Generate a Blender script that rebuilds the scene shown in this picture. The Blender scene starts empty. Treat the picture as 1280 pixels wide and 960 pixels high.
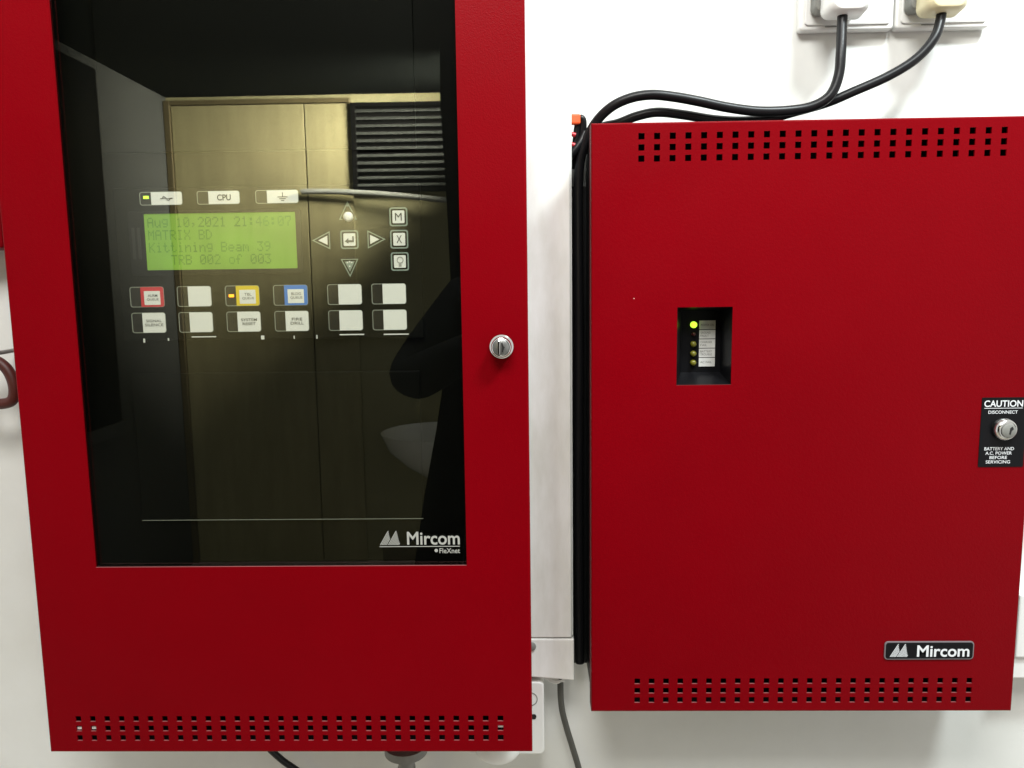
import bpy, bmesh, math, random
from mathutils import Vector, Matrix
random.seed(7)
sc = bpy.context.scene
# ------------------------------------------------------------------ camera
# All lengths below are in millimetres: x to the right along the wall, y into the wall
# (wall face at y = 90, front of the right cabinet at y = 0), z up. P() turns them into metres
# with the wall face at world Y = 0 and the floor at world Z = 0.
FLOOR = -1095.0
def P(x, y, z): return Vector((x/1000.0, (y-90.0)/1000.0, (z-FLOOR)/1000.0))
def add_camera():
    pitch, yaw, roll, f = 0.1234, -0.0211, -0.0131, 956.08
    fw = Vector((math.sin(yaw)*math.cos(pitch), math.cos(yaw)*math.cos(pitch), -math.sin(pitch)))
    r = fw.cross(Vector((0,0,1))).normalized(); u = r.cross(fw)
    r2 = math.cos(roll)*r + math.sin(roll)*u; u2 = -math.sin(roll)*r + math.cos(roll)*u
    cd = bpy.data.cameras.new('camera'); co = bpy.data.objects.new('camera', cd)
    sc.collection.objects.link(co)
    m = Matrix((r2, u2, -fw)).transposed().to_4x4(); m.translation = P(-24.56, -645.19, 357.96)
    co.matrix_world = m
    cd.sensor_width = 36.0; cd.lens = f*36.0/1280.0; cd.clip_start = 0.02; cd.clip_end = 50
    sc.camera = co
add_camera()
# ------------------------------------------------------------------ light
w = bpy.data.worlds.new('World'); sc.world = w; w.use_nodes = True
bg = w.node_tree.nodes['Background']; bg.inputs[0].default_value = (1.0, 0.99, 0.96, 1); bg.inputs[1].default_value = 0.95
def area(name, loc, target, size, size_y, power, col, spread=180):
    l = bpy.data.lights.new(name, 'AREA'); l.shape = 'RECTANGLE'; l.size = size; l.size_y = size_y
    l.energy = power; l.color = col; l.spread = math.radians(spread)
    o = bpy.data.objects.new(name, l); sc.collection.objects.link(o); o.location = P(*loc)
    d = P(*target) - P(*loc); o.rotation_euler = d.to_track_quat('-Z', 'Y').to_euler()
area('ceiling_lamp', (560, -600, 1440), (150, 60, 250), 0.30, 0.14, 24.0, (0.90, 0.99, 1.0))
area('front_fill', (-110, -930, 1315), (-100, 60, 150), 0.6, 0.4, 18.0, (1.0, 0.99, 0.95))  # unseen soft fill from above the camera, lifts trunking and lower wall
area('room_lamp', (-150, -2900, 1320), (-1350, -3390, 1120), 0.4, 0.3, 115.0, (1.0, 0.96, 0.83), 74)
sc.view_settings.view_transform = 'Standard'; sc.view_settings.look = 'None'
sc.view_settings.exposure = 0.0; sc.view_settings.gamma = 1.0; sc.view_settings.use_curve_mapping = False
sc.cycles.max_bounces = 10; sc.cycles.transparent_max_bounces = 16; sc.cycles.caustics_reflective = False
sc.cycles.use_denoising = True

# ------------------------------------------------------------------ materials
def mat(name, col, rough=0.5, metal=0.0, spec=0.5, var=0.0, vscale=6.0, bump=0.0, bscale=300.0,
        rvar=0.0, emit=None, estr=0.0, coat=0.0, specks=0.0, speck_col=(0.75, 0.5, 0.45), speck_scale=22.0, col2=None, streak=None):
    m = bpy.data.materials.new(name); m.use_nodes = True
    nt = m.node_tree; N = nt.nodes; L = nt.links; b = N['Principled BSDF']
    b.inputs['Base Color'].default_value = (*col, 1); b.inputs['Roughness'].default_value = rough
    b.inputs['Metallic'].default_value = metal; b.inputs['Specular IOR Level'].default_value = spec
    b.inputs['Coat Weight'].default_value = coat; b.inputs['Coat Roughness'].default_value = 0.12
    tc = N.new('ShaderNodeTexCoord'); src = tc.outputs['Object']
    if streak:
        mp = N.new('ShaderNodeMapping'); mp.inputs['Scale'].default_value = streak; L.new(src, mp.inputs[0]); vsrc = mp.outputs[0]
    else: vsrc = src
    cur = None
    if var > 0:
        n = N.new('ShaderNodeTexNoise'); n.inputs['Scale'].default_value = vscale; n.inputs['Detail'].default_value = 8
        n.inputs['Roughness'].default_value = 0.62
        L.new(vsrc, n.inputs['Vector'])
        cr = N.new('ShaderNodeValToRGB'); c2 = col2 or tuple(c*(1-var) for c in col)
        cr.color_ramp.elements[0].position = 0.3; cr.color_ramp.elements[0].color = (*c2, 1)
        cr.color_ramp.elements[1].position = 0.62; cr.color_ramp.elements[1].color = (*col, 1)
        L.new(n.outputs[0], cr.inputs[0]); cur = cr.outputs[0]
    if specks > 0:
        vo = N.new('ShaderNodeTexVoronoi'); vo.inputs['Scale'].default_value = speck_scale; L.new(src, vo.inputs['Vector'])
        wn = N.new('ShaderNodeTexNoise'); wn.inputs['Scale'].default_value = 9.0; L.new(src, wn.inputs['Vector'])
        mth = N.new('ShaderNodeMath'); mth.operation = 'LESS_THAN'; mth.inputs[1].default_value = specks; L.new(vo.outputs['Distance'], mth.inputs[0])
        gt = N.new('ShaderNodeMath'); gt.operation = 'GREATER_THAN'; gt.inputs[1].default_value = 0.56; L.new(wn.outputs[0], gt.inputs[0])
        mu = N.new('ShaderNodeMath'); mu.operation = 'MULTIPLY'; L.new(mth.outputs[0], mu.inputs[0]); L.new(gt.outputs[0], mu.inputs[1])
        mx = N.new('ShaderNodeMix'); mx.data_type = 'RGBA'; L.new(mu.outputs[0], mx.inputs['Factor'])
        if cur: L.new(cur, mx.inputs['A'])
        else: mx.inputs['A'].default_value = (*col, 1)
        mx.inputs['B'].default_value = (*speck_col, 1); cur = mx.outputs['Result']
    if cur: L.new(cur, b.inputs['Base Color'])
    if rvar > 0:
        n = N.new('ShaderNodeTexNoise'); n.inputs['Scale'].default_value = 14.0; n.inputs['Detail'].default_value = 6; L.new(src, n.inputs['Vector'])
        mr = N.new('ShaderNodeMapRange'); mr.inputs['To Min'].default_value = rough-rvar; mr.inputs['To Max'].default_value = rough+rvar
        L.new(n.outputs[0], mr.inputs['Value']); L.new(mr.outputs[0], b.inputs['Roughness'])
    if bump > 0:
        n = N.new('ShaderNodeTexNoise'); n.inputs['Scale'].default_value = bscale; n.inputs['Detail'].default_value = 3; L.new(src, n.inputs['Vector'])
        bp = N.new('ShaderNodeBump'); bp.inputs['Strength'].default_value = bump; bp.inputs['Distance'].default_value = 0.0006
        L.new(n.outputs[0], bp.inputs['Height']); L.new(bp.outputs[0], b.inputs['Normal'])
    if emit:
        b.inputs['Emission Color'].default_value = (*emit, 1); b.inputs['Emission Strength'].default_value = estr
    return m
M = {}
M['red'] = mat('red_powder_coat', (0.175, 0.0002, 0.0030), 0.36, spec=0.06, var=0.10, vscale=5.0, bump=0.30, bscale=900, rvar=0.09, specks=0.010)
M['black_paint'] = mat('black_paint', (0.012, 0.012, 0.013), 0.45, spec=0.3, bump=0.1, bscale=1200)
M['wall'] = mat('white_wall_paint', (0.80, 0.81, 0.79), 0.55, spec=0.3, var=0.1, vscale=4.5, bump=0.22, bscale=120, col2=(0.72, 0.725, 0.69), specks=0.022, speck_col=(0.30, 0.30, 0.28), speck_scale=16.0)
M['trunk'] = mat('white_trunking_plastic', (0.88, 0.89, 0.87), 0.42, spec=0.4, var=0.2, vscale=11.0, bump=0.08, bscale=90, col2=(0.66, 0.66, 0.60), streak=(2.2, 1, 0.6))
M['white_plastic'] = mat('white_plastic', (0.82, 0.82, 0.80), 0.32, spec=0.5, var=0.05, vscale=20)
M['cream_plastic'] = mat('cream_plastic', (0.74, 0.66, 0.42), 0.36, spec=0.5, var=0.08, vscale=25)
M['rubber'] = mat('black_cable_sheath', (0.006, 0.006, 0.007), 0.36, spec=0.28, bump=0.15, bscale=260, rvar=0.1)
M['grey_cable'] = mat('grey_cable_sheath', (0.075, 0.075, 0.065), 0.5, var=0.2, vscale=30)
M['conduit'] = mat('grey_metal_conduit', (0.26, 0.26, 0.24), 0.5, spec=0.2, var=0.3, vscale=40)
M['chrome'] = mat('chrome', (0.60, 0.60, 0.58), 0.14, metal=1.0, rvar=0.06, bump=0.05, bscale=700)
M['nickel'] = mat('worn_nickel', (0.24, 0.24, 0.23), 0.34, metal=0.7, var=0.3, vscale=300)
M['hole_edge'] = mat('pale_hole_edge', (0.24, 0.075, 0.075), 0.5)  # paler, greyer red for the tops and bottoms of vent holes
M['steel_dark'] = mat('keyhole_black', (0.01, 0.01, 0.01), 0.5)
M['dead'] = mat('dark_grey_dead_front', (0.0032, 0.0034, 0.0026), 0.5, spec=0.05, var=0.15, vscale=12, bump=0.1, bscale=900)
M['groove'] = mat('black_groove', (0.004, 0.004, 0.004), 0.7)
M['label'] = mat('white_label_card', (0.80, 0.80, 0.74), 0.55, var=0.04, vscale=60)
M['outline'] = mat('printed_light_outline', (0.30, 0.32, 0.26), 0.55)
M['key_edge'] = mat('grey_green_key_print', (0.24, 0.30, 0.25), 0.5)
M['ledwin'] = mat('smoked_led_window', (0.012, 0.011, 0.010), 0.35)
M['ink'] = mat('black_ink', (0.02, 0.02, 0.02), 0.6)
M['ink_grey'] = mat('faded_black_ink', (0.10, 0.10, 0.09), 0.6)
M['label_red'] = mat('red_label_card', (0.60, 0.035, 0.045), 0.55)
M['label_yellow'] = mat('yellow_label_card', (0.75, 0.55, 0.015), 0.55)
M['label_blue'] = mat('blue_label_card', (0.05, 0.20, 0.60), 0.55)
M['lcd'] = mat('green_backlit_lcd', (0.10, 0.16, 0.03), 0.4, emit=(0.20, 0.43, 0.035), estr=0.68)
M['lcd_ink'] = mat('lcd_dots', (0.05, 0.10, 0.02), 0.5, emit=(0.10, 0.25, 0.02), estr=0.62)
M['led_green'] = mat('lit_green_led', (0.4, 0.8, 0.05), 0.3, emit=(0.55, 1.0, 0.05), estr=1.6)
M['led_amber'] = mat('lit_amber_led', (0.9, 0.4, 0.02), 0.3, emit=(1.0, 0.30, 0.01), estr=2.4)
M['led_olive'] = mat('unlit_olive_led', (0.15, 0.14, 0.015), 0.22, spec=0.5)
M['led_red'] = mat('unlit_dark_red_led', (0.05, 0.008, 0.008), 0.3)
M['strip'] = mat('grey_label_strip', (0.62, 0.62, 0.60), 0.5, var=0.1, vscale=90)
M['gloss_black'] = mat('gloss_black_plastic', (0.005, 0.005, 0.006), 0.35, spec=0.14)
M['print_white'] = mat('white_print', (0.72, 0.74, 0.76), 0.5)
M['print_grey'] = mat('grey_print', (0.36, 0.36, 0.33), 0.5)
M['badge_rim'] = mat('badge_rim_grey', (0.16, 0.14, 0.15), 0.35)
M['orange'] = mat('orange_plastic', (0.72, 0.10, 0.025), 0.4)
M['red_wire'] = mat('red_wire_sheath', (0.45, 0.02, 0.03), 0.4)
M['maroon'] = mat('maroon_rubber', (0.075, 0.010, 0.006), 0.5, var=0.3, vscale=40)
M['back_wall'] = mat('olive_beige_wall', (0.30, 0.28, 0.15), 0.6, spec=0.08, var=0.12, vscale=2.0)
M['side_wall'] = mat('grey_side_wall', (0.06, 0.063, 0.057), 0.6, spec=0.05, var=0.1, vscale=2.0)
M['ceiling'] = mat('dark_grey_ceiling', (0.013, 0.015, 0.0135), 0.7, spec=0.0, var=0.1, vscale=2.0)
M['floor'] = mat('pale_floor_tiles', (0.62, 0.58, 0.50), 0.4, var=0.2, vscale=3.0)  # floor made pale to bounce light up onto the wall
M['wood'] = mat('beige_wood_door', (0.32, 0.29, 0.15), 0.5, spec=0.08, var=0.3, vscale=3.0, col2=(0.25, 0.225, 0.115), streak=(6, 6, 0.8))
M['wood_dark'] = mat('dark_wood_frame', (0.10, 0.08, 0.035), 0.5)
M['wood_frame'] = mat('brown_wood_frame', (0.22, 0.18, 0.08), 0.5)
M['slat'] = mat('grey_louvre_slat', (0.05, 0.054, 0.048), 0.5, spec=0.1)
M['dark_void'] = mat('black_board', (0.003, 0.003, 0.0028), 0.6, spec=0.05)
M['rail'] = mat('pale_grey_rail', (0.30, 0.31, 0.27), 0.4)
M['cloth'] = mat('black_jacket_cloth', (0.0035, 0.004, 0.005), 0.85, spec=0.05, bump=0.5, bscale=60)
M['backdrop'] = mat('black_backdrop_cloth', (0.002, 0.002, 0.0025), 0.9, spec=0.02)
M['skin'] = mat('skin', (0.38, 0.22, 0.15), 0.5)
M['hair'] = mat('black_hair', (0.012, 0.010, 0.009), 0.5)
M['ceramic'] = mat('white_ceramic', (0.80, 0.80, 0.72), 0.2)
def uneven(m, lo, hi, scale):
    nt = m.node_tree; b = nt.nodes['Principled BSDF']; n = nt.nodes.new('ShaderNodeTexNoise'); n.inputs['Scale'].default_value = scale
    tc = nt.nodes.new('ShaderNodeTexCoord'); nt.links.new(tc.outputs['Object'], n.inputs['Vector'])
    r = nt.nodes.new('ShaderNodeMapRange'); r.inputs['From Min'].default_value = 0.3; r.inputs['From Max'].default_value = 0.7
    r.inputs['To Min'].default_value = lo; r.inputs['To Max'].default_value = hi
    nt.links.new(n.outputs[0], r.inputs['Value']); nt.links.new(r.outputs[0], b.inputs['Emission Strength'])
uneven(M['lcd'], 0.50, 0.78, 22.0); uneven(M['lcd_ink'], 0.50, 1.0, 40.0)
def glass_mat():
    m = bpy.data.materials.new('tinted_cabinet_glass'); m.use_nodes = True
    nt = m.node_tree; N = nt.nodes; L = nt.links; N.remove(N['Principled BSDF'])
    tr = N.new('ShaderNodeBsdfTransparent'); tr.inputs[0].default_value = (0.93, 0.935, 0.91, 1)
    gl = N.new('ShaderNodeBsdfGlossy'); gl.inputs['Roughness'].default_value = 0.0; gl.inputs[0].default_value = (1, 1, 1, 1)
    lw = N.new('ShaderNodeLayerWeight'); lw.inputs[0].default_value = 0.5       # Schlick: r0 + (1 - r0) * facing^5
    pw = N.new('ShaderNodeMath'); pw.operation = 'POWER'; pw.inputs[1].default_value = 5.0; L.new(lw.outputs['Facing'], pw.inputs[0])
    fr = N.new('ShaderNodeMath'); fr.operation = 'MULTIPLY_ADD'; fr.inputs[1].default_value = 0.92; fr.inputs[2].default_value = 0.08; L.new(pw.outputs[0], fr.inputs[0])
    mx = N.new('ShaderNodeMixShader'); L.new(fr.outputs[0], mx.inputs[0]); L.new(tr.outputs[0], mx.inputs[1]); L.new(gl.outputs[0], mx.inputs[2])
    L.new(mx.outputs[0], N['Material Output'].inputs[0])
    return m
M['glass'] = glass_mat()

# ------------------------------------------------------------------ helpers
def tag(o, label=None, cat=None, group=None, kind=None):
    if label: o['label'] = label
    if cat: o['category'] = cat
    if group: o['group'] = group
    if kind: o['kind'] = kind
    return o
def empty(name, x, y, z):
    o = bpy.data.objects.new(name, None); sc.collection.objects.link(o); o.location = P(x, y, z)
    o.empty_display_size = 0.05; o['origin'] = list(P(x, y, z)); return o
ORIG = {}
class MB:
    def __init__(s): s.v = []; s.f = []
    def add(s, v, f):
        n = len(s.v); s.v += [tuple(a) for a in v]; s.f += [tuple(i+n for i in q) for q in f]; return s
    def box(s, x0, x1, y0, y1, z0, z1):
        return s.add([(x0,y0,z0),(x1,y0,z0),(x1,y1,z0),(x0,y1,z0),(x0,y0,z1),(x1,y0,z1),(x1,y1,z1),(x0,y1,z1)],
                     [(0,3,2,1),(4,5,6,7),(0,1,5,4),(1,2,6,5),(2,3,7,6),(3,0,4,7)])
    def prism(s, poly, y0, y1):                       # poly in (x, z), counter-clockwise seen from the front
        n = len(poly); v = [(x, y0, z) for x, z in poly] + [(x, y1, z) for x, z in poly]
        f = [tuple(range(n)), tuple(range(2*n-1, n-1, -1))] + [(i, i+n, (i+1) % n + n, (i+1) % n) for i in range(n)]
        return s.add(v, f)
    def ring(s, outer, inner, y0, y1):                # frame between two outlines of equal length
        n = len(outer); v = []
        for y in (y0, y1): v += [(x, y, z) for x, z in outer] + [(x, y, z) for x, z in inner]
        f = []
        for i in range(n):
            j = (i+1) % n
            f += [(i, j, n+j, n+i), (2*n+i, 3*n+i, 3*n+j, 2*n+j), (i, 2*n+i, 2*n+j, j), (n+i, n+j, 3*n+j, 3*n+i)]
        return s.add(v, f)
    def tube(s, pts, r, seg=14, sub=6, closed=False):
        p = [Vector(q) for q in pts]
        n = len(p); sm = []
        rng = range(n if closed else n-1)
        for i in rng:                                   # Catmull-Rom
            a = p[(i-1) % n] if (closed or i > 0) else p[0]*2-p[1]
            b = p[i]; c = p[(i+1) % n]
            d = p[(i+2) % n] if (closed or i < n-2) else p[-1]*2-p[-2]
            for k in range(sub):
                t = k/sub
                sm.append(0.5*((2*b)+(c-a)*t+(2*a-5*b+4*c-d)*t*t+(3*b-a-3*c+d)*t**3))
        if not closed: sm.append(p[-1])
        m = len(sm); up = Vector((0.13, 1, 0.21)).normalized(); v = []; f = []
        for i, q in enumerate(sm):
            t = (sm[(i+1) % m]-sm[i-1]) if (closed or 0 < i < m-1) else (sm[1]-sm[0] if i == 0 else sm[-1]-sm[-2])
            t.normalize(); a = t.cross(up)
            if a.length < 1e-3: a = t.cross(Vector((1, 0, 0)))
            a.normalize(); b = t.cross(a)
            up = -b if (-b).dot(up) > 0 else b
            a = t.cross(up).normalized(); b = a.cross(t)
            rr = r[i*len(r)//m] if isinstance(r, (list, tuple)) else r
            for k in range(seg):
                an = 2*math.pi*k/seg; v.append(q + a*math.cos(an)*rr + b*math.sin(an)*rr)
        for i in range(m if closed else m-1):
            for k in range(seg):
                i2 = (i+1) % m; k2 = (k+1) % seg
                f.append((i*seg+k, i*seg+k2, i2*seg+k2, i2*seg+k))
        if not closed: f += [tuple(range(seg-1, -1, -1)), tuple((m-1)*seg+k for k in range(seg))]
        return s.add(v, f)
    def lathe(s, cx, cz, prof, seg=40, axis='y', cy=0):  # prof: list of (radius, position along the axis)
        v = []; f = []
        for r, h in prof:
            for k in range(seg):
                a = 2*math.pi*k/seg; c, d = math.cos(a)*r, math.sin(a)*r
                v.append((cx+c, h, cz+d) if axis == 'y' else (cx+c, cy+d, h))
        n = len(prof)
        for i in range(n-1):
            for k in range(seg):
                k2 = (k+1) % seg; f.append((i*seg+k, i*seg+k2, (i+1)*seg+k2, (i+1)*seg+k))
        f += [tuple(range(seg-1, -1, -1)), tuple((n-1)*seg+k for k in range(seg))]
        return s.add(v, f)
    def build(s, name, m, parent=None, bevel=0.0, smooth=False, seg=2, origin=None, bsel=None, materials=None):
        root = parent
        if parent is not None:
            while root.parent is not None: root = root.parent
            o0 = Vector(ORIG.get(root.name, (0, 0, 0)))
            if root.type == 'EMPTY': o0 = Vector(root['origin'])
        else:
            o0 = P(*(origin if origin else [sum(c)/len(s.v) for c in zip(*s.v)]))
        me = bpy.data.meshes.new(name); bm = bmesh.new()
        vs = [bm.verts.new(P(*q)-o0) for q in s.v]
        for q in s.f:
            try: bm.faces.new([vs[i] for i in q])
            except ValueError: pass
        bmesh.ops.recalc_face_normals(bm, faces=bm.faces)
        if bevel > 0:
            es = [e for e in bm.edges if len(e.link_faces) == 2 and e.calc_face_angle(0) > 0.6]
            if bsel: es = [e for e in es if bsel((e.verts[0].co+o0), (e.verts[1].co+o0))]
            bmesh.ops.bevel(bm, geom=es, offset=bevel/1000, segments=seg, affect='EDGES', profile=0.5, clamp_overlap=True)
        for fc in bm.faces: fc.smooth = smooth
        if smooth:
            for e in bm.edges:
                if len(e.link_faces) == 2 and e.calc_face_angle(0) > 0.7: e.smooth = False
        if materials:
            for fc in bm.faces:
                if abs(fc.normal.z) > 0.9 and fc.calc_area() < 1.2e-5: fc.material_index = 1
        bm.to_mesh(me); bm.free(); me.materials.append(m)
        if materials: me.materials.append(materials)
        o = bpy.data.objects.new(name, me); sc.collection.objects.link(o)
        if parent is not None: o.parent = parent
        else: o.location = o0; ORIG[o.name] = tuple(o0)
        return o
def rrect(x0, x1, z0, z1, r, n=5, corners='abcd'):       # a: bottom left, b: bottom right, c: top right, d: top left
    pts = []
    for key, cx, cz, a0 in (('a', x0+r, z0+r, 180), ('b', x1-r, z0+r, 270), ('c', x1-r, z1-r, 0), ('d', x0+r, z1-r, 90)):
        if key in corners: pts += [(cx+r*math.cos(math.radians(a0+90*k/n)), cz+r*math.sin(math.radians(a0+90*k/n))) for k in range(n+1)]
        else: pts += [({'a': x0, 'b': x1, 'c': x1, 'd': x0}[key], {'a': z0, 'b': z0, 'c': z1, 'd': z1}[key])]
    return pts
def circle(cx, cz, r, n=20): return [(cx+r*math.cos(2*math.pi*k/n), cz+r*math.sin(2*math.pi*k/n)) for k in range(n)]
def text(mb, s, x0, x1, z0, z1, y, bold=0.0, align='fit', xh=False):
    cu = bpy.data.curves.new('t', 'FONT'); cu.body = s; cu.offset = bold; cu.resolution_u = 4
    o = bpy.data.objects.new('t', cu); sc.collection.objects.link(o)
    bpy.context.view_layer.update()
    me = bpy.data.meshes.new_from_object(o.evaluated_get(bpy.context.evaluated_depsgraph_get()))
    vs = [q.co.copy() for q in me.vertices]; fs = [tuple(q.vertices) for q in me.polygons]
    bpy.data.objects.remove(o); bpy.data.curves.remove(cu); bpy.data.meshes.remove(me)
    ax, bx = min(q.x for q in vs), max(q.x for q in vs); az, bz = min(q.y for q in vs), max(q.y for q in vs)
    sx = (x1-x0)/(bx-ax); sz = (z1-z0)/(bz-az)
    mb.add([(x0+(q.x-ax)*sx, y, z0+(q.y-az)*sz) for q in vs], fs); return mb
def plate(mb, x0, x1, z0, z1, y0, y1, holes):            # sheet with rectangular holes, walls of the holes included
    xs = sorted({x0, x1} | {h[0] for h in holes} | {h[1] for h in holes}); zs = sorted({z0, z1} | {h[2] for h in holes} | {h[3] for h in holes})
    hx = {}
    def filled(i, j):
        if i < 0 or j < 0 or i >= len(xs)-1 or j >= len(zs)-1: return False
        cx, cz = (xs[i]+xs[i+1])/2, (zs[j]+zs[j+1])/2
        return (i, j) not in hx
    for i in range(len(xs)-1):
        for j in range(len(zs)-1):
            cx, cz = (xs[i]+xs[i+1])/2, (zs[j]+zs[j+1])/2
            if any(h[0] < cx < h[1] and h[2] < cz < h[3] for h in holes): hx[(i, j)] = 1
    idx = {}; v = []; f = []
    def g(i, j, k):
        if (i, j, k) not in idx: idx[(i, j, k)] = len(v); v.append((xs[i], (y0, y1)[k], zs[j]))
        return idx[(i, j, k)]
    for i in range(len(xs)-1):
        for j in range(len(zs)-1):
            if not filled(i, j): continue
            f.append((g(i,j,0), g(i+1,j,0), g(i+1,j+1,0), g(i,j+1,0))); f.append((g(i,j,1), g(i,j+1,1), g(i+1,j+1,1), g(i+1,j,1)))
            if not filled(i-1, j): f.append((g(i,j,0), g(i,j+1,0), g(i,j+1,1), g(i,j,1)))
            if not filled(i+1, j): f.append((g(i+1,j,0), g(i+1,j,1), g(i+1,j+1,1), g(i+1,j+1,0)))
            if not filled(i, j-1): f.append((g(i,j,0), g(i,j,1), g(i+1,j,1), g(i+1,j,0)))
            if not filled(i, j+1): f.append((g(i,j+1,0), g(i+1,j+1,0), g(i+1,j+1,1), g(i,j+1,1)))
    mb.add(v, f)
def returns(mb, x0, x1, z0, z1, ya, yb, t=1.5):          # folded edges of a sheet-metal door
    mb.box(x0, x0+t, ya, yb, z0, z1); mb.box(x1-t, x1, ya, yb, z0, z1)
    mb.box(x0+t, x1-t, ya, yb, z0, z0+t); mb.box(x0+t, x1-t, ya, yb, z1-t, z1)
def open_box(mb, x0, x1, z0, z1, ya, yb, t=1.5):
    returns(mb, x0, x1, z0, z1, ya, yb-t, t); mb.box(x0, x1, yb-t, yb, z0, z1)
def vents(xa, n, za, pv, pitch=12.7, hw=2.45, hh=2.55):
    return [(xa+i*pitch-hw, xa+i*pitch+hw, za-k*pv-hh, za-k*pv+hh) for i in range(n) for k in range(3)]
def hill_mark(mb, x0, x1, z0, z1, y):                    # two slanted hatched peaks of the maker's mark
    dx = (x1-x0)/17.0; H = z1-z0; lean = 0.58
    for i, h in enumerate((1, .86, .72, .60, .48, 1.0, .88, .76, .63, .50, .37, .25, .15)):
        a = x0+i*dx+(dx*.4 if i > 4 else 0); b = a+dx*.58; q = H*h
        mb.add([(a, y, z0), (b, y, z0), (b+q*lean, y, z0+q), (a+q*lean, y, z0+q)], [(0, 1, 2, 3)])
# ------------------------------------------------------------------ setting
tag(MB().box(-1900, 1600, 90, 190, FLOOR, 1400).build('wall', M['wall']), kind='structure')
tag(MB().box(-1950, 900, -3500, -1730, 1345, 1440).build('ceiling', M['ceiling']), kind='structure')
tag(MB().box(-1950, 1600, -3500, 190, FLOOR-50, FLOOR).build('floor', M['floor']), kind='structure')
bw = tag(MB().box(-1950, 1600, -3500, -3400, FLOOR, 1400).build('wall_back', M['back_wall']), kind='structure')
MB().box(-820, 1600, -3400, -3385, FLOOR, FLOOR+85).build('skirting', M['wood_dark'], bw, bevel=3)
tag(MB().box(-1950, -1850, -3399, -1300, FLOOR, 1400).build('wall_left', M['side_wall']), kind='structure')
# ------------------------------------------------------------------ left cabinet: fire alarm panel
YF = -27.0                                               # front of its door
lx0, lx1, lz0, lz1 = -447.0, -24.0, -40.0, 735.0
gx0, gx1, gz0, gz1 = -393.2, -77.6, 128.0, 668.0
A = tag(empty('fire_alarm_panel', -235, 30, lz0), 'tall red steel alarm control panel with large dark glass door', 'alarm panel')
mb = MB()
plate(mb, lx0, lx1, lz0, lz1, YF, YF+1.5, [(gx0, gx1, gz0, gz1)] + vents(-419.65, 30, -9.0, 8.86))
returns(mb, lx0+0.02, lx1-0.02, lz0+0.02, lz1-0.02, YF+1.45, YF+22)
def outer(x0, x1, z0, z1, y):
    def t(a, b):
        e = 4e-4
        c = (P(x0, y, z0), P(x1, y, z1))
        on = lambda p: abs(p.y-c[0].y) < e and (abs(p.x-c[0].x) < e or abs(p.x-c[1].x) < e or abs(p.z-c[0].z) < e or abs(p.z-c[1].z) < e)
        return on(a) and on(b)
    return t
mb.build('door', M['red'], A, bevel=1.45, seg=4, bsel=outer(lx0, lx1, lz0, lz1, YF), materials=M['hole_edge'])
mb = MB(); open_box(mb, lx0+3, lx1-3, lz0+3, lz1-3, YF+22.3, 89.5); mb.build('back_box', M['red'], A)
mb = MB(); open_box(mb, lx0+5, lx1-5, lz0+5, lz1-5, YF+2.5, YF+80); mb.build('dark_liner', M['black_paint'], A)  # black liner added so the vent holes stay dark
for (a, b, z) in ((-422.0, -416.8, -18.6), (-409.2, -404.8, -18.4), (-53.6, -48.8, -17.2)):     # white bits added where light from the wall shows through the vents
    MB().box(a, b, YF+1.7, YF+3.2, z-.9, z+1.5).build('white_bit', M['white_plastic'], A)
gl = MB().box(gx0-8, gx1+8, YF+1.8, YF+4.8, gz0-8, gz1+8).build('glass_pane', M['glass'], A)
yp = YF+1.7
mb = MB(); hill_mark(mb, -150.6, -129.5, 145.6, 157.8, yp); text(mb, 'Mircom', -127.6, -83.2, 145.6, 157.0, yp, bold=0.016)
mb.box(-151, -83.2, yp-.02, yp, 143.9, 144.5); mb.build('logo_lettering', M['print_grey'], gl)
mb = MB(); text(mb, 'FleXnet', -100.5, -83.2, 138.2, 142.6, yp, bold=0.01); mb.prism(circle(-103.2, 140.6, 1.5, 12), yp-.02, yp); mb.build('small_lettering', M['print_grey'], gl)
# lock
lk = MB().lathe(-45.6, 312.0, [(9.6, YF-0.1), (9.6, YF-2.2), (8.6, YF-3.0), (8.2, YF-3.4), (8.2, YF-10.5), (7.6, YF-12.2), (6.9, YF-12.6), (6.6, YF-11.6), (0.2, YF-11.4)]).build('lock', M['chrome'], A, smooth=True)
MB().lathe(-45.6, 312.0, [(6.5, YF-11.2), (6.5, YF-12.2), (5.9, YF-12.7), (.2, YF-12.7)], 32).build('barrel', M['nickel'], lk, smooth=True)
mb = MB().box(-48.2, -46.4, YF-14.0, YF-11.3, 306.2, 317.8); mb.build('key_ridge', M['chrome'], lk, bevel=0.5)
mb = MB().prism([(-45.2, 308.4), (-44.2, 308.2), (-43.4, 311.2), (-42.6, 312.2), (-43.6, 313.0), (-44.6, 316.2), (-45.6, 315.4), (-44.9, 312.0)], YF-12.9, YF-12.5)
mb.build('keyhole', M['steel_dark'], lk)
# dead front behind the glass
DY = 3.0                                                 # face of the keypad
MB().box(-441, -30, DY+4.5, DY+6.5, 60, 729).build('dead_front_plate', M['dead'], A)
MB().box(-377, -115, DY+1.0, DY+4.4, 474.6, 724).build('blank_cover', M['dead'], A, bevel=0.8)
MB().box(-366.5, -117.5, DY+1.0, DY+4.4, 160, 289.6).build('blank_cover', M['dead'], A, bevel=0.8)
kp = MB().box(-370.5, -112.5, DY, DY+4.4, 318.0, 446.0).build('keypad_plate', M['dead'], A, bevel=0.8)
MB().box(-366.5, -117.5, DY+.85, DY+1.0, 159.2, 159.7).build('edge_line', M['outline'], A)
def py(k): return DY - 0.12*k                            # stacked prints, each proud of the one below
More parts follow.
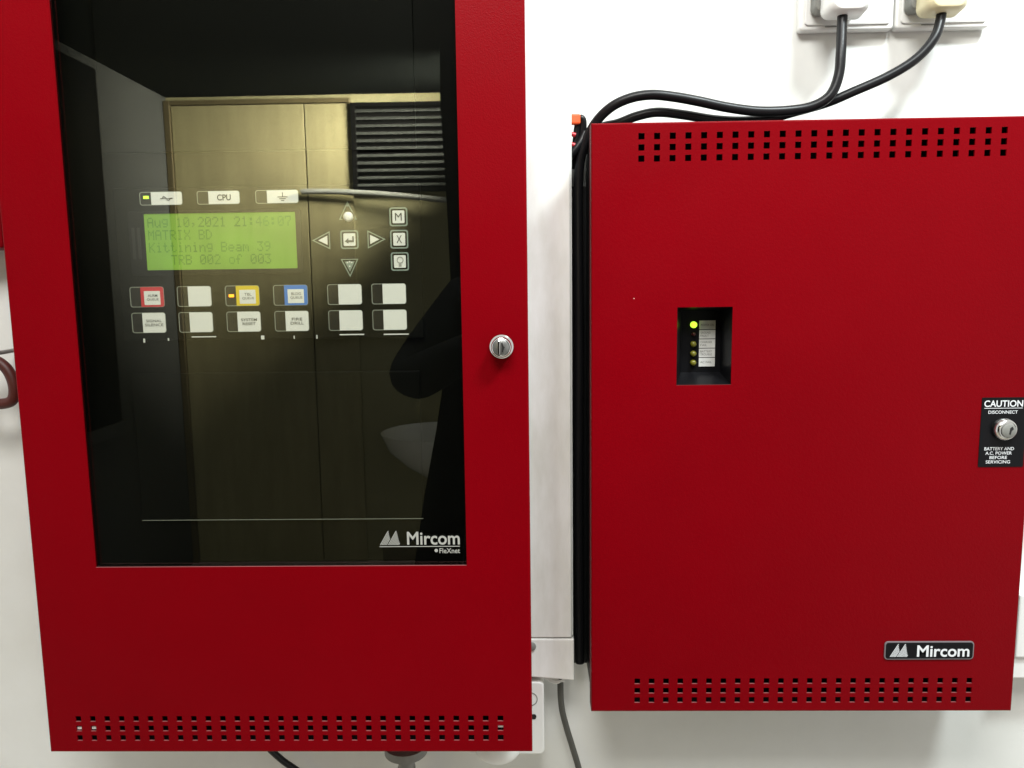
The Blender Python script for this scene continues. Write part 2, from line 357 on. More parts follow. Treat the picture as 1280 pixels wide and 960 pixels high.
# display
mb = MB(); mb.ring(rrect(-358.6, -212.4, 373.6, 426.6, 2.5), rrect(-345.2, -217.4, 377.8, 424.4, 0.8), DY-1.4, DY-0.02)
ds = mb.build('display', M['gloss_black'], A, bevel=0.4)
MB().box(-345.6, -217.0, DY-0.5, DY-0.04, 377.5, 424.8).build('screen', M['lcd'], ds)
for a in (-356.0, -351.3): MB().box(a, a+2.6, DY-2.0, DY-1.42, 387, 413).build('display_clip', M['groove'], ds, bevel=0.4)
F5 = {'A':'01110 10001 10001 11111 10001 10001 10001','u':'00000 00000 10001 10001 10001 10011 01101','g':'00000 01111 10001 10001 01111 00001 01110',
 '1':'00100 01100 00100 00100 00100 00100 01110','0':'01110 10001 10011 10101 11001 10001 01110',',':'00000 00000 00000 00000 01100 00100 01000',
 '2':'01110 10001 00001 00010 00100 01000 11111',':':'00000 01100 01100 00000 01100 01100 00000','4':'00010 00110 01010 10010 11111 00010 00010',
 '6':'00110 01000 10000 11110 10001 10001 01110','7':'11111 10001 00001 00010 00100 00100 00100','M':'10001 11011 10101 10101 10001 10001 10001',
 'T':'11111 00100 00100 00100 00100 00100 00100','R':'11110 10001 10001 11110 10100 10010 10001','I':'01110 00100 00100 00100 00100 00100 01110',
 'X':'10001 10001 01010 00100 01010 10001 10001','B':'11110 10001 10001 11110 10001 10001 11110','D':'11100 10010 10001 10001 10001 10010 11100',
 'K':'10001 10010 10100 11000 10100 10010 10001','i':'00100 00000 01100 00100 00100 00100 01110','t':'01000 01000 11100 01000 01000 01001 00110',
 'n':'00000 00000 10110 11001 10001 10001 10001','e':'00000 00000 01110 10001 11111 10000 01110','a':'00000 00000 01110 00001 01111 10001 01111',
 'm':'00000 00000 11010 10101 10101 10001 10001','3':'11111 00010 00100 00010 00001 10001 01110','9':'01110 10001 10001 01111 00001 00010 01100',
 'o':'00000 00000 01110 10001 10001 10001 01110','f':'00110 01001 01000 11100 01000 01000 01000','8':'01110 10001 10001 01110 10001 10001 01110'}
mb = MB(); cw = 6.12; dp = 1.02; dv = 1.18
for r_, line in enumerate(('Aug 10,2021 21:46:07', 'MATRIX BD', 'Kittining Beam 39', '   TRB 002 of 003')):
    for c_, ch in enumerate(line):
        if ch == ' ': continue
        for j, row in enumerate(F5[ch].split()):
            for i, bit in enumerate(row):
                if bit == '1':
                    x = -342.6+c_*cw+i*dp; z = 421.3-r_*10.35-j*dv
                    mb.add([(x, DY-.56, z-dv*.96), (x+dp*.96, DY-.56, z-dv*.96), (x+dp*.96, DY-.56, z), (x, DY-.56, z)], [(0, 1, 2, 3)])
tag(mb.build('screen_characters', M['lcd_ink'], ds), kind='stuff')
# indicators and function buttons
def slot(name, x, z0, z1, wd, split, frame=None, led=None, words=(), icon=None, rc=2.2, blank=False):
    o = MB().ring(rrect(x, x+wd, z0, z1, rc), rrect(x+.55, x+wd-.55, z0+.55, z1-.55, rc-.5), py(3), DY+.3).build(name, M['outline'], A)
    xs = x+wd*split
    MB().prism(rrect(x+.5, xs, z0+.5, z1-.5, rc-.5, corners='ad'), py(1), DY+.3).build('led_window', M['ledwin'], o)
    MB().prism(rrect(xs+.05, x+wd-.3, z0+.3, z1-.3, rc-.3, corners='bc'), py(4), DY+.3).build('label_card', M[frame or 'label'], o)
    if frame: MB().prism(rrect(xs+2.9, x+wd-3.2, z0+1.9, z1-3.7, .5), py(5), py(3)).build('inner_label', M['label'], o)
    if led: MB().box(x+wd*split*.34, x+wd*split*.80, py(8), py(0), (z0+z1)/2-1.1+(.9 if icon else 0), (z0+z1)/2+1.3+(.9 if icon else 0)).build('led', M[led], o, bevel=.3)
    else: MB().prism(circle(x+wd*split*.55, (z0+z1)/2, 1.4, 12), py(2), py(0)).build('led', M['steel_dark'], o)
    if words:
        cx = (xs+x+wd)/2 + (.3 if frame else 0); cz = (z0+z1)/2 - (.5 if frame else 0)
        for k, wrd in enumerate(words):
            hw = len(wrd)*(1.02 if frame else 1.12); zz = cz + (0.5 if k == 0 else -2.9)
            text(MB(), wrd, cx-hw, cx+hw, zz, zz+2.3, py(6), bold=0.004).build('lettering', M['ink_grey'], o)
    if icon: icon(o, (xs+x+wd)/2, (z0+z1)/2)
    return o
def ic_wave(o, cx, cz):
    mb = MB(); mb.tube([(cx-5.2, py(6), cz-.2), (cx-3.5, py(6), cz), (cx-2.4, py(6), cz+1.5), (cx-1, py(6), cz+.8), (cx, py(6), cz-.2), (cx+1.2, py(6), cz-1.6), (cx+2.6, py(6), cz-.9), (cx+3.4, py(6), cz), (cx+5.2, py(6), cz)], .33, seg=6)
    mb.box(cx-5.2, cx+5.2, py(6), py(5), cz-.3, cz+.1); mb.build('symbol', M['ink_grey'], o)
def ic_cpu(o, cx, cz): text(MB(), 'CPU', cx-5.8, cx+5.8, cz-2.5, cz+2.5, py(6), bold=.018).build('lettering', M['ink'], o)
def ic_earth(o, cx, cz):
    mb = MB().box(cx-.3, cx+.3, py(6), py(5), cz-.2, cz+3.4)
    for k, hw in enumerate((4.2, 2.7, 1.3)): mb.box(cx-hw, cx+hw, py(6), py(5), cz-.6-k*1.5, cz-k*1.5)
    mb.build('symbol', M['ink'], o)
for x, ic, led in ((-347.8, ic_wave, 'led_green'), (-299.4, ic_cpu, None), (-250.2, ic_earth, None)):
    slot('indicator', x, 431.5, 442.5, 36.0, .27, led=led, icon=ic, rc=2.0)
cols = (-362.0, -321.5, -280.4, -239.3, -193.3, -155.8)
r1 = ((('ALRM', 'QUEUE'), 'label_red', None), ((), None, None), (('TBL', 'QUEUE'), 'label_yellow', 'led_amber'), (('BLDG', 'QUEUE'), 'label_blue', None), ((), None, None), ((), None, None))
r2 = ('SIGNAL SILENCE', '', 'SYSTEM RESET', 'FIRE DRILL', '', '')
for x, (wd, fr, led) in zip(cols, r1): slot('function_button', x, 346.7, 364.0, 29.2, .32, fr, led, wd)
for x, wd in zip(cols, r2): slot('function_button', x, 324.8, 342.1, 29.2, .32, None, None, wd.split())
for x0, x1, z, h in ((-311.2, -290.4, 320.6, .8), (-184.2, -163.4, 321.0, .9), (-146.6, -125.4, 320.8, .9), (-353.0, -351.8, 316.6, 3.4), (-331.8, -331.0, 318.0, 2.2), (-251.5, -249.0, 318.2, 3.2), (-223.6, -222.9, 318.4, 2.6), (-204.2, -203.4, 318.2, 3.2)):
    MB().box(x0, x1, py(8), py(0), z, z+h).build('pale_tick', M['label'], A)  # thin white bars for the pale ticks under the lower buttons
# navigation keys
def tri(cx, cz, s, ang):
    return [(cx+s*math.cos(math.radians(ang+k*120))*(1.25 if k == 0 else 1), cz+s*math.sin(math.radians(ang+k*120))*(1.0 if k else 1.25)) for k in range(3)]
def arrow(cx, cz, ang, inner=.5):
    o = MB().ring(tri(cx, cz, 8.6, ang), tri(cx, cz, 7.2, ang), py(4), DY+.3).build('arrow_key', M['key_edge'], A)
    if inner: MB().prism(tri(cx, cz, 4.4*inner/.5, ang), py(4), DY+.3).build('arrow_print', M['label'], o)
    return o
arrow(-193.6, 400.6, 180); arrow(-153.2, 400.8, 0)
ar = arrow(-173.4, 380.6, 270, 0)
MB().prism(tri(-173.4, 380.4, 4.8, 270), py(4), DY+.3).build('arrow_print', M['key_edge'], ar)
for a, b in ((-175.2, 382.0), (-171.6, 382.0), (-173.4, 382.6), (-173.4, 378.8)): MB().prism(circle(a, b, .7, 8), py(6), py(3)).build('print_dot', M['label'], ar)
au = arrow(-173.4, 421.6, 90, 0)
MB().prism(tri(-173.5, 429.2, 2.0, 90), py(4), DY+.3).build('arrow_print', M['key_edge'], au)
nb = MB().lathe(-172.9, 419.6, [(5.4, DY-.2), (5.4, DY-1.2), (4.3, DY-1.3)], 28).build('ringed_spot', M['gloss_black'], A)  # white dome in a black ring over the up key
MB().lathe(-172.8, 419.5, [(4.1, DY-1.2), (4.0, DY-2.6), (3.3, DY-3.6), (1.8, DY-4.1), (.1, DY-4.2)], 28).build('white_dome', M['white_plastic'], nb, smooth=True)
def key(cx, cz):
    o = MB().ring(rrect(cx-7.5, cx+7.5, cz-7.7, cz+7.7, 2), rrect(cx-6.4, cx+6.4, cz-6.6, cz+6.6, 1.4), py(4), DY+.3).build('square_key', M['key_edge'], A)
    MB().prism(rrect(cx-5.0, cx+5.0, cz-5.2, cz+5.2, .8), py(4), DY+.3).build('key_face', M['label'], o); return o
k = key(-131.1, 419.0); text(MB(), 'M', -133.9, -128.3, 415.8, 422.2, py(6)).build('lettering', M['ink'], k)
k = key(-131.0, 400.6); text(MB(), 'X', -133.3, -128.7, 397.4, 403.8, py(6)).build('lettering', M['ink'], k)
k = key(-131.0, 382.2); mb = MB().ring(circle(-130.7, 383.4, 2.9, 18), circle(-130.7, 383.4, 2.1, 18), py(6), py(5)); mb.box(-131.9, -129.7, py(6), py(5), 378.0, 380.2); mb.build('symbol', M['print_grey'], k)
k = key(-172.8, 400.9); mb = MB().prism([(-176.9, 399.4), (-173.6, 397.6), (-173.6, 398.7), (-169.0, 398.7), (-169.0, 403.6), (-170.4, 403.6), (-170.4, 400.4), (-173.6, 400.4), (-173.6, 402.2)], py(6), py(5)); mb.build('symbol', M['ink_grey'], k)
# ------------------------------------------------------------------ right cabinet: power supply
rx0, rx1, rz0, rz1 = 29.0, 400.6, -18.8, 491.2
B = tag(empty('power_supply_cabinet', 215, 45, rz0), 'squat red steel cabinet with rows of vent holes and a caution plate', 'metal cabinet')
mb = MB(); WX0, WX1, WZ0, WZ1 = 101.0, 147.0, 275.4, 341.0
plate(mb, rx0, rx1, rz0, rz1, 0, 1.5, [(WX0, WX1, WZ0, WZ1)] + vents(70.0, 24, 480.2, 8.86) + vents(70.0, 24, 10.0, 8.86))
returns(mb, rx0+.02, rx1-.02, rz0+.02, rz1-.02, 1.45, 16)
mb.build('door', M['red'], B, bevel=1.45, seg=4, bsel=outer(rx0, rx1, rz0, rz1, 0), materials=M['hole_edge'])
mb = MB(); open_box(mb, rx0+2.5, rx1-2.5, rz0+2.5, rz1-2.5, 2.5, 89.5); mb.build('back_box', M['black_paint'], B)
MB().box(17.0, rx0+2.4, 84, 89.4, -15.5, 452).build('dark_gap_strip', M['black_paint'], B)  # black strip added behind the cables to darken the gap
# recessed indicator window
iX0, iX1, iZ0, iZ1, iY = 109.5, 143.5, 283.5, 337.0, 25.0
o_ = [(WX0+.1, WZ0+.1), (WX1-.1, WZ0+.1), (WX1-.1, WZ1-.1), (WX0+.1, WZ1-.1)]; i_ = [(iX0, iZ0), (iX1, iZ0), (iX1, iZ1), (iX0, iZ1)]
mb = MB(); mb.add([(x, .9, z) for x, z in o_] + [(x, iY, z) for x, z in i_], [(0, 1, 5, 4), (1, 2, 6, 5), (2, 3, 7, 6), (3, 0, 4, 7), (4, 5, 6, 7)])
wn = mb.build('indicator_window', M['gloss_black'], B)
for k, z in enumerate((325.2, 317.0, 308.4, 300.0, 292.0)):
    r_ = 2.8 if k == 0 else (1.6 if k == 1 else 2.6)
    MB().lathe(119.9, z, [(r_, iY-.1), (r_, iY-2.4), (r_*.85, iY-3.6), (r_*.5, iY-4.3), (.1, iY-4.5)], 20).build('led', M['led_green' if k == 0 else 'led_red' if k == 1 else 'led_olive'], wn, smooth=True)
    zc = 324.9-k*8.13
    ls = MB().box(125.0, 138.9, iY-.7, iY-.1, zc-3.75, zc+3.75).build('label_strip', M['strip'], wn)
for k, lines in enumerate((('POWER ON',), ('GROUND', 'FAULT'), ('CHARGER', 'FAIL'), ('BATTERY', 'TROUBLE'), ('AC FAIL',))):
    zc = 324.9-k*8.13
    for j, t_ in enumerate(lines):
        zz = zc+(.4-j*2.6 if len(lines) == 2 else -.9)
        text(MB(), t_, 126.2, 126.2+len(t_)*1.42, zz, zz+1.8, iY-.75).build('lettering', M['ink_grey'], wn)
# caution plate and its lock
cp = MB().prism(rrect(357.4, 395.2, 202.6, 262.2, .8), -.5, -.02).build('caution_plate', M['gloss_black'], B)
text(MB(), 'CAUTION', 359.4, 391.6, 254.2, 259.8, -.56, bold=.016).build('lettering', M['print_white'], cp)
MB().box(359.6, 391.6, -.56, -.5, 252.9, 253.3).build('printed_rule', M['print_white'], cp)
for t_, a, b, z in (('DISCONNECT', 363.2, 387.6, 248.4), ('BATTERY AND', 361.8, 386.6, 217.0), ('A.C. POWER', 362.9, 385.0, 213.2), ('BEFORE', 366.6, 381.2, 209.4), ('SERVICING', 363.6, 384.0, 205.6)):
    text(MB(), t_, a, b, z, z+2.7, -.56, bold=.008).build('lettering', M['print_white'], cp)
lk = MB().lathe(376.6, 235.4, [(9.8, -.4), (9.8, -2.4), (9.2, -4.6), (8.0, -6.2), (7.0, -6.8), (6.8, -6.0), (.2, -5.9)]).build('lock', M['chrome'], B, smooth=True)
MB().lathe(377.6, 234.6, [(6.0, -5.8), (6.0, -6.9), (5.4, -7.4), (.2, -7.4)], 32).build('lock_barrel', M['conduit'], lk, smooth=True)
MB().prism([(377.4, 232.0), (378.6, 231.6), (379.4, 235.0), (381.0, 236.4), (379.8, 238.6), (378.0, 237.2)], -7.6, -7.3).build('keyhole', M['steel_dark'], lk)
# maker's badge
bd = MB().prism(rrect(285.9, 363.6, 30.2, 47.0, 3.2), -1.3, -.02).build('badge', M['badge_rim'], B, bevel=.4)
MB().prism(rrect(287.0, 362.5, 31.3, 45.9, 2.4), -1.45, -1.2).build('badge_field', M['gloss_black'], bd)
mb = MB(); hill_mark(mb, 290.6, 310.0, 33.0, 44.8, -1.52); text(mb, 'Mircom', 314.2, 359.6, 32.9, 43.6, -1.52, bold=.018); mb.build('logo_lettering', M['print_white'], bd)
# ------------------------------------------------------------------ cable trunking between the cabinets
T = tag(empty('cable_trunking', -14, 70, -13), 'scuffed white plastic cable trunking running vertically between the two red cabinets', 'trunking')
MB().box(-44, 16.3, 52.5, 89.5, 27.5, 1100).build('trunking_body', M['trunk'], T, bevel=1.5)
MB().box(-42.5, 14.6, 50, 52.4, 27.2, 1100).build('trunking_lid', M['trunk'], T, bevel=1.0)
mb = MB(); v = [(-46, 49.4, -10.4), (16.8, 49.4, -15.6), (16.8, 89.5, -15.6), (-46, 89.5, -10.4), (-46, 49.4, 26.5), (16.8, 49.4, 25.8), (16.8, 89.5, 25.8), (-46, 89.5, 26.5)]
mb.add(v, [(0, 3, 2, 1), (4, 5, 6, 7), (0, 1, 5, 4), (1, 2, 6, 5), (2, 3, 7, 6), (3, 0, 4, 7)]); mb.build('trunking_end_sleeve', M['trunk'], T, bevel=1.2)
MB().lathe(-23.5, 19.5, [(4, 48.6), (4, 47.6), (3.2, 47.0), (.1, 46.9)], 18).build('screw_head', M['conduit'], T, smooth=True)
# ------------------------------------------------------------------ power outlets and cords
def outlet(x0, label):
    o = tag(empty('wall_outlet', x0+41.5, 85, 585), label, 'outlet', 'outlets above the right cabinet')
    MB().prism(rrect(x0, x0+83.4, 584.5, 670, 3), 79.5, 89.6).build('cover_plate', M['white_plastic'], o, bevel=2.0, seg=3)
    MB().prism(rrect(x0+4, x0+79.4, 588.5, 666, 3), 77.6, 79.4).build('raised_face', M['white_plastic'], o, bevel=1.0)
    MB().box(x0+22, x0+33, 77.3, 78.2, 586.6, 587.4).build('cover_slot', M['conduit'], o)
outlet(222.2, 'white wall outlet directly above the cabinet with the white plug')
outlet(307.2, 'white wall outlet at the upper right with the cream plug')
def plug(parent, m, xc, zb, base):
    MB().prism(rrect(xc-22, xc+17, zb+8, 652, 6), 62.5, 77.2).build('shaded_plug_back', base, parent, bevel=1.5)  # back of the plug coloured grey for the shade on it
    mb = MB(); s = [(62.4, 0), (46, 1.5), (41, 5)]
    n = None; v = []; f = []
    for y, ins in s:
        q = rrect(xc-18.5+ins, xc+18.5-ins, zb+ins*.6, 650, 7)
        n = len(q); v += [(a, y, b) for a, b in q]
    for i in range(len(s)-1):
        for k in range(n): f.append((i*n+k, i*n+(k+1) % n, (i+1)*n+(k+1) % n, (i+1)*n+k))
    f += [tuple(range(n)), tuple((len(s)-1)*n+k for k in range(n))]
    mb.add(v, f).build('plug_body', m, parent, smooth=True, bevel=1.0)
c1 = tag(empty('mains_cable', 250, 55, 585), 'black power cord with white plug in the left outlet', 'power cord', 'power cords plugged in above the right cabinet')
plug(c1, M['white_plastic'], 252.0, 587, M['conduit'])
MB().tube([(249.6, 53, 592), (249.0, 52, 580), (246.6, 46, 556), (244.6, 44, 536), (238.0, 44, 520), (224.0, 46, 511.5), (204, 47, 508.5), (177, 46, 508.2), (150, 44, 511.5), (125, 42, 516.5), (104, 42, 520.5), (84, 42, 522.6), (66, 44, 520.5), (50, 48, 514.0), (37, 54, 502), (28, 60, 484), (23.4, 64, 462), (22.8, 66, 420), (23.4, 66, 300), (22.6, 66, 150), (23.4, 66, -6)], 4.3, sub=8).build('cable', M['rubber'], c1, smooth=True)
c2 = tag(empty('mains_cable', 335, 55, 585), 'black power cord with cream plug in the right outlet', 'power cord', 'power cords plugged in above the right cabinet')
plug(c2, M['cream_plastic'], 334.5, 587, M['conduit'])
MB().tube([(333.6, 53, 592), (332.6, 52, 582), (326.0, 48, 566), (312, 48, 550), (290, 50, 536.6), (262, 53, 525.0), (240, 56, 516.5), (214, 58, 510.0), (190, 57, 504.0), (165, 55, 502.0), (140, 54, 503.6), (115, 54, 508.0), (92, 54, 510.6), (74, 56, 508.0), (58, 60, 503.0), (42, 66, 500.0), (30, 74, 488), (25, 78, 470), (23.6, 79, 430), (24.2, 79, 300), (23.6, 79, 120), (24.0, 79, -12)], 4.1, sub=8).build('cable', M['rubber'], c2, smooth=True)
# bundle of wires peeping out beside the trunking
wb = tag(empty('wire_bundle', 20, 70, 450), 'tied black and orange wires squeezed between trunking and right cabinet', 'wires')
MB().tube([(17, 70, 466), (20, 66, 482), (22, 64, 500), (24, 62, 508), (27, 62, 506), (27, 64, 494)], 3.2).build('black_wire', M['rubber'], wb, smooth=True)
MB().tube([(8, 62, 468), (16, 60, 476), (24, 60, 486), (29, 62, 496)], 3.6).build('black_wire', M['rubber'], wb, smooth=True)
MB().box(6, 24.5, 57, 64, 502.5, 511.5).build('orange_clip', M['orange'], wb, bevel=1.5)
for z in (495.5, 486.5): MB().tube([(4, 60, z+1), (12, 59, z), (20, 60, z-2)], 2.0).build('red_wire', M['red_wire'], wb, smooth=True)
# ------------------------------------------------------------------ things around the lower edges
s = tag(empty('socket_box', -30, 60, -94), 'white surface socket box half hidden behind the alarm panel corner', 'socket box')
MB().prism(rrect(-90, -12.2, -93.6, -18.4, 5), 52, 89.6).build('box_body', M['white_plastic'], s, bevel=2.0, seg=3, smooth=False)
MB().ring(circle(-25.4, -36, 7, 20), circle(-25.4, -36, 6.2, 20), 51.6, 52.1).build('screw_cap', M['conduit'], s)
MB().prism(circle(-22.4, -54, 2.6, 14), 51.4, 52.2).build('screw_hole', M['steel_dark'], s)
f_ = tag(empty('cable_flap', -5, 70, -30), 'loose white plastic strip under the end of the trunking', 'plastic strip')
MB().tube([(-30, 72, -14), (-14, 68, -19), (-2, 66, -25), (8, 68, -24)], 2.6, seg=8).build('strip', M['white_plastic'], f_, smooth=True)
c = MB().tube([(3.6, 68, -8), (4.2, 68, -26), (4.6, 70, -44), (6.2, 72, -60), (10.4, 72, -78), (16, 72, -98), (23, 72, -124), (30, 72, -160)], 3.1).build('hanging_cable', M['grey_cable'], smooth=True)
tag(c, 'grey cable hanging down out of the end of the white trunking', 'cable')
c = MB().tube([(-300, 50, -38), (-290, 56, -80), (-276, 62, -104), (-258, 68, -124), (-236, 74, -150)], 3.2).build('drooping_cable', M['rubber'], smooth=True)
tag(c, 'black cable slanting out from under the alarm panel', 'cable')
g = tag(empty('conduit', -142, 20, -60), 'grey threaded conduit entering the alarm panel from below', 'conduit')
MB().lathe(-142, 0, [(9, -40.2), (9, -62.2)], 24, 'z', 20).build('neck', M['conduit'], g, smooth=True)
MB().lathe(-142, 0, [(20, -62), (20, -69.5), (17.5, -71)], 32, 'z', 20).build('flange', M['conduit'], g, smooth=True)
MB().lathe(-142, 0, [(8.4, -70.5), (8.4, -79), (7.7, -79.5), (7.7, -84), (8.2, -84.5), (8.2, -170)], 24, 'z', 20).build('pipe', M['conduit'], g, smooth=True)
d = MB().lathe(-58, 0, [(24, -70), (25, -84), (24, -93), (20, -99), (12, -103), (.2, -104)], 36, 'z', 64).build('round_cap', M['white_plastic'], smooth=True)
tag(d, 'rounded white plastic cap showing below the corner of the alarm panel', 'cap')
s = tag(empty('junction_box', 480, 70, -22), 'white box on the wall cut off by the right picture edge', 'junction box')
MB().prism(rrect(437.5, 520, -21.5, 66, 2), 62, 89.6).build('box_body', M['white_plastic'], s, bevel=1.5)
MB().prism(rrect(439, 518.5, 1.5, 64.5, 2), 58, 61.8).build('box_lid', M['white_plastic'], s, bevel=1.5)
rg = tag(empty('rubber_ring', -518, 55, 255), 'dark maroon loop hanging on the wall left of the alarm panel', 'loop')
MB().tube([(-519, 50, 299), (-507, 50, 291), (-501.5, 50, 276), (-504, 50, 262), (-516, 50, 258), (-534, 50, 260), (-541, 50, 278), (-535, 50, 294)], 5.0, closed=True).build('loop', M['maroon'], rg, smooth=True)
MB().tube([(-520, 89, 306), (-520, 60, 305), (-519, 40, 307)], 2.0, seg=10).build('nail', M['conduit'], rg, smooth=True)
MB().prism(circle(-512, 307, 6), 88.6, 89.7).build('nail_washer', M['conduit'], rg)
bx = tag(empty('red_box', -530, 70, 400), 'dark red box at the left picture edge beside the alarm panel', 'box')
MB().prism(rrect(-590, -499.6, 401, 480, 3), 50, 89.6).build('box_body', M['red'], bx, bevel=1.5)
# ------------------------------------------------------------------ the room mirrored in the glass
D = tag(empty('wooden_door', -1476, -3380, FLOOR), 'beige wooden door mirrored in the dark glass of the alarm panel', 'door')
MB().box(-1814, -1142, -3398, -3372, FLOOR+5, 1296).build('door_leaf', M['wood'], D, bevel=2)
MB().box(-1136, -905, -3398, -3374, FLOOR+5, 1296).build('fixed_panel', M['wood'], D, bevel=2)
mb = MB().box(-1848, -1817, -3398, -3360, FLOOR+2, 1322); mb.box(-1816.5, -905, -3398, -3364, 1299, 1322)
mb.build('door_frame', M['wood_dark'], D, bevel=2)
Lv = tag(empty('louvre_window', -600, -3370, 800), 'dark slatted louvre window mirrored at the upper right of the glass', 'louvre')
MB().box(-890, -300, -3398, -3390, 870, 1285).build('louvre_back', M['dark_void'], Lv)
sl = MB().add([(-882, -3384, 0), (-308, -3384, 0), (-308, -3362, -14), (-882, -3362, -14), (-882, -3382, 4), (-308, -3382, 4), (-308, -3360, -10), (-882, -3360, -10)], [(0, 3, 2, 1), (4, 5, 6, 7), (0, 1, 5, 4), (1, 2, 6, 5), (2, 3, 7, 6), (3, 0, 4, 7)])
MB().ring([(-900, 858), (-290, 858), (-290, 1294), (-900, 1294)], [(-878, 876), (-312, 876), (-312, 1276), (-878, 1276)], -3398, -3356).build('louvre_frame', M['dark_void'], Lv)
s0 = None
for k in range(11):
    z = 1262-k*36.5
    if s0 is None: s0 = sl.build('slat', M['slat'], Lv); s0.location.z = (z)/1000.0
    else:
        q = s0.copy(); sc.collection.objects.link(q); q.location.z = z/1000.0
r_ = MB().tube([(-1160, -3340, 862), (-1000, -3336, 858), (-800, -3330, 846), (-600, -3326, 826), (-300, -3320, 790)], 14).build('wall_rail', M['rail'], smooth=True)
tag(r_, 'pale curved rail mirrored in the glass to the right of the display', 'rail')
bs = MB().lathe(-480, 0, [(60, -560), (150, -500), (235, -420), (268, -345), (272, -335), (262, -333), (225, -410), (140, -480), (1, -500)], 48, 'z', -3120).build('wash_basin', M['ceramic'], smooth=True)
tag(bs, 'white round basin mirrored in the glass beneath the photographer\'s elbow', 'basin')
dk = tag(empty('dark_opening', -1845, -2500, -230), 'dark framed panel mirrored along the left edge of the glass', 'wall panel')
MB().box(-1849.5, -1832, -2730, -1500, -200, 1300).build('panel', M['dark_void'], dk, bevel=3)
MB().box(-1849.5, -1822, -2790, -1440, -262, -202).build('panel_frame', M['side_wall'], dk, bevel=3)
# black curtain added on the right to carry on the figure's dark outline
mb = MB(); n = 60; v = []; f = []
for j, z in enumerate((1340, 900, 363, -60, -480, -1080)):
    xe = (-255, -285, -232, -300, -400, -430)[j]
    for i in range(n+1):
        t = i/n; x = xe + t*(700-xe); v.append((x, -1720 + 22*math.sin(t*46+j*.3) + 9*math.sin(t*17), z))
for j in range(5):
    for i in range(n): f.append((j*(n+1)+i, j*(n+1)+i+1, (j+1)*(n+1)+i+1, (j+1)*(n+1)+i))
mb.add(v, f); cu = mb.build('backdrop', M['backdrop'], smooth=True)
sm_ = cu.modifiers.new('thick', 'SOLIDIFY'); sm_.thickness = 0.004; cu.modifiers.new('smooth', 'SUBSURF').render_levels = 1
tag(cu, 'black curtain added behind the photographer, mirrored along the right edge of the dark glass', 'backdrop')
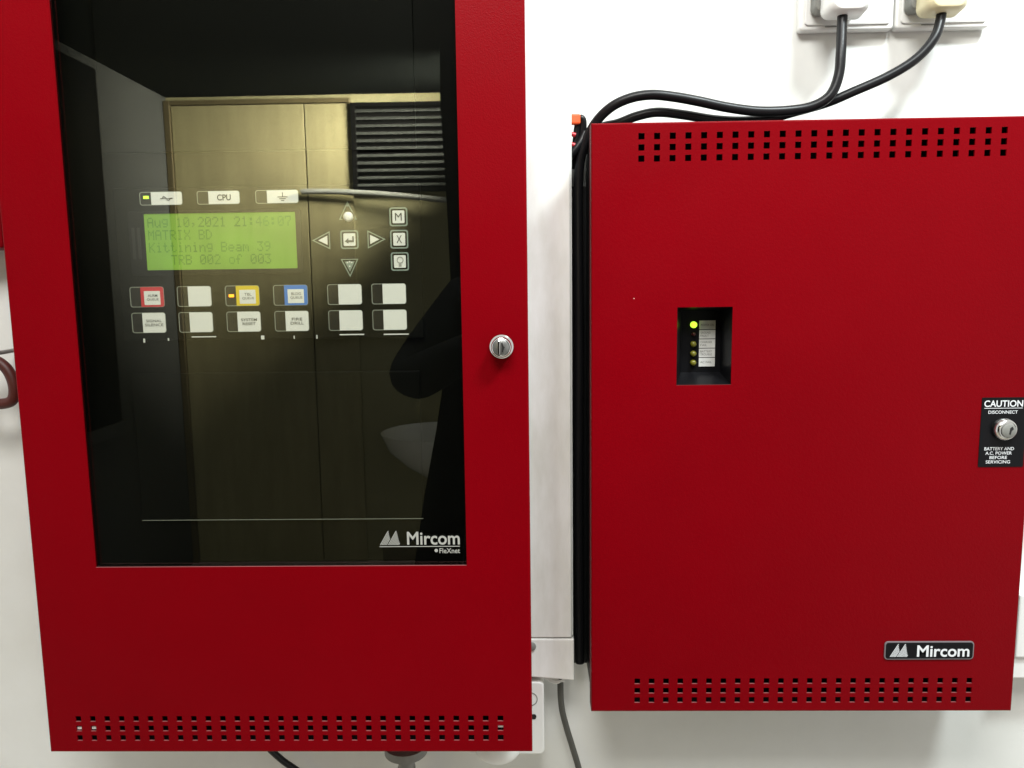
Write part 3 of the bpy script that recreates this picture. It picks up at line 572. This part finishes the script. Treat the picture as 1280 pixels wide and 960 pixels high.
# the photographer: one skinned figure in black, phone arms raised to the chest
def person():
    J = {}; E_ = []
    pts = [('pel', -10, -1120, -130, 150, 105), ('bel', -10, -1125, 20, 145, 100), ('chest', -10, -1120, 200, 165, 110), ('sho', -10, -1125, 330, 120, 85), ('neck', -10, -1110, 420, 55, 55),
           ('lsh', -165, -1120, 330, 66, 66), ('lel', -300, -1075, 150, 58, 58), ('lwr', -120, -880, 250, 36, 36), ('lhand', -75, -830, 300, 34, 26),
           ('rsh', 145, -1120, 330, 66, 66), ('rel', 270, -1075, 130, 58, 58), ('rwr', 90, -880, 250, 36, 36), ('rhand', 30, -830, 300, 34, 26),
           ('lh', -100, -1120, -230, 98, 98), ('lk', -110, -1105, -620, 66, 66), ('la', -112, -1130, -1010, 46, 46), ('lt', -115, -1010, -1060, 38, 34),
           ('rh', 85, -1120, -230, 98, 98), ('rk', 95, -1105, -620, 66, 66), ('ra', 98, -1130, -1010, 46, 46), ('rt', 100, -1010, -1060, 38, 34)]
    for i, q in enumerate(pts): J[q[0]] = i
    ed = 'pel-bel bel-chest chest-sho sho-neck sho-lsh lsh-lel lel-lwr lwr-lhand sho-rsh rsh-rel rel-rwr rwr-rhand pel-lh lh-lk lk-la la-lt pel-rh rh-rk rk-ra ra-rt'.split()
    root = tag(empty('person', -10, -1120, FLOOR), 'person in black jacket with bent elbow, mirrored in the glass while taking the picture', 'person')
    o0 = Vector(root['origin'])
    me = bpy.data.meshes.new('body'); me.from_pydata([P(*q[1:4])-o0 for q in pts], [tuple(J[a] for a in e.split('-')) for e in ed], [])
    o = bpy.data.objects.new('body', me); sc.collection.objects.link(o); o.parent = root; me.materials.append(M['cloth'])
    sk = o.modifiers.new('skin', 'SKIN'); sk.use_smooth_shade = True
    for i, q in enumerate(pts):
        d_ = me.skin_vertices[0].data[i]; d_.radius = (q[4]/1000, q[5]/1000); d_.use_root = (i == 0)
    ss = o.modifiers.new('sub', 'SUBSURF'); ss.levels = 2; ss.render_levels = 2
    # head with nose, ears and hair
    hd = MB(); prof = [(40, 410), (52, 425), (62, 450), (73, 490), (77, 530), (74, 565), (60, 600), (36, 622), (1, 632)]
    hd.lathe(-10, 0, prof, 32, 'z', -1085)
    ho = hd.build('head', M['skin'], root, smooth=True)
    MB().add([(-22, -1010, 500), (2, -1010, 500), (-10, -988, 506), (-10, -1006, 548)], [(0, 1, 2), (0, 2, 3), (1, 3, 2), (0, 3, 1)]).build('nose', M['skin'], ho, smooth=True)
    for sx in (-1, 1):
        MB().lathe(-10+sx*78, 525, [(16, -1095), (18, -1088), (12, -1080)], 16).build('ear', M['skin'], ho, smooth=True)
        MB().lathe(-10+sx*30, 532, [(11, -1014), (9, -1009), (.5, -1007)], 16).build('eye', M['print_white'], ho, smooth=True)
    MB().tube([(-32, -1013, 468), (-10, -1008, 465), (12, -1013, 468)], 4, seg=8).build('mouth', M['red_wire'], ho, smooth=True)
    MB().lathe(-10, 0, [(70, 470), (82, 500), (86, 540), (82, 575), (66, 612), (38, 636), (1, 644)], 32, 'z', -1103).build('hair', M['hair'], ho, smooth=True)
    for sx, bx_ in ((-1, -75), (1, 30)):                 # hands: palm and five curled fingers each
        h = MB().box(bx_-14, bx_+14, -850, -800, 292, 352).build('hand', M['skin'], root, bevel=9, seg=3, smooth=True)
        for k, (dz, ln) in enumerate(((348, 58), (334, 66), (319, 62), (304, 50))):
            MB().tube([(bx_, -806, dz), (bx_-sx*4, -786, dz+2), (bx_-sx*16, -776, dz+3), (bx_-sx*ln*.55, -778, dz+2)], 8, seg=10).build('finger', M['skin'], h, smooth=True)
        MB().tube([(bx_-sx*8, -838, 340), (bx_-sx*20, -826, 358), (bx_-sx*30, -806, 366)], 9, seg=10).build('thumb', M['skin'], h, smooth=True)
person()
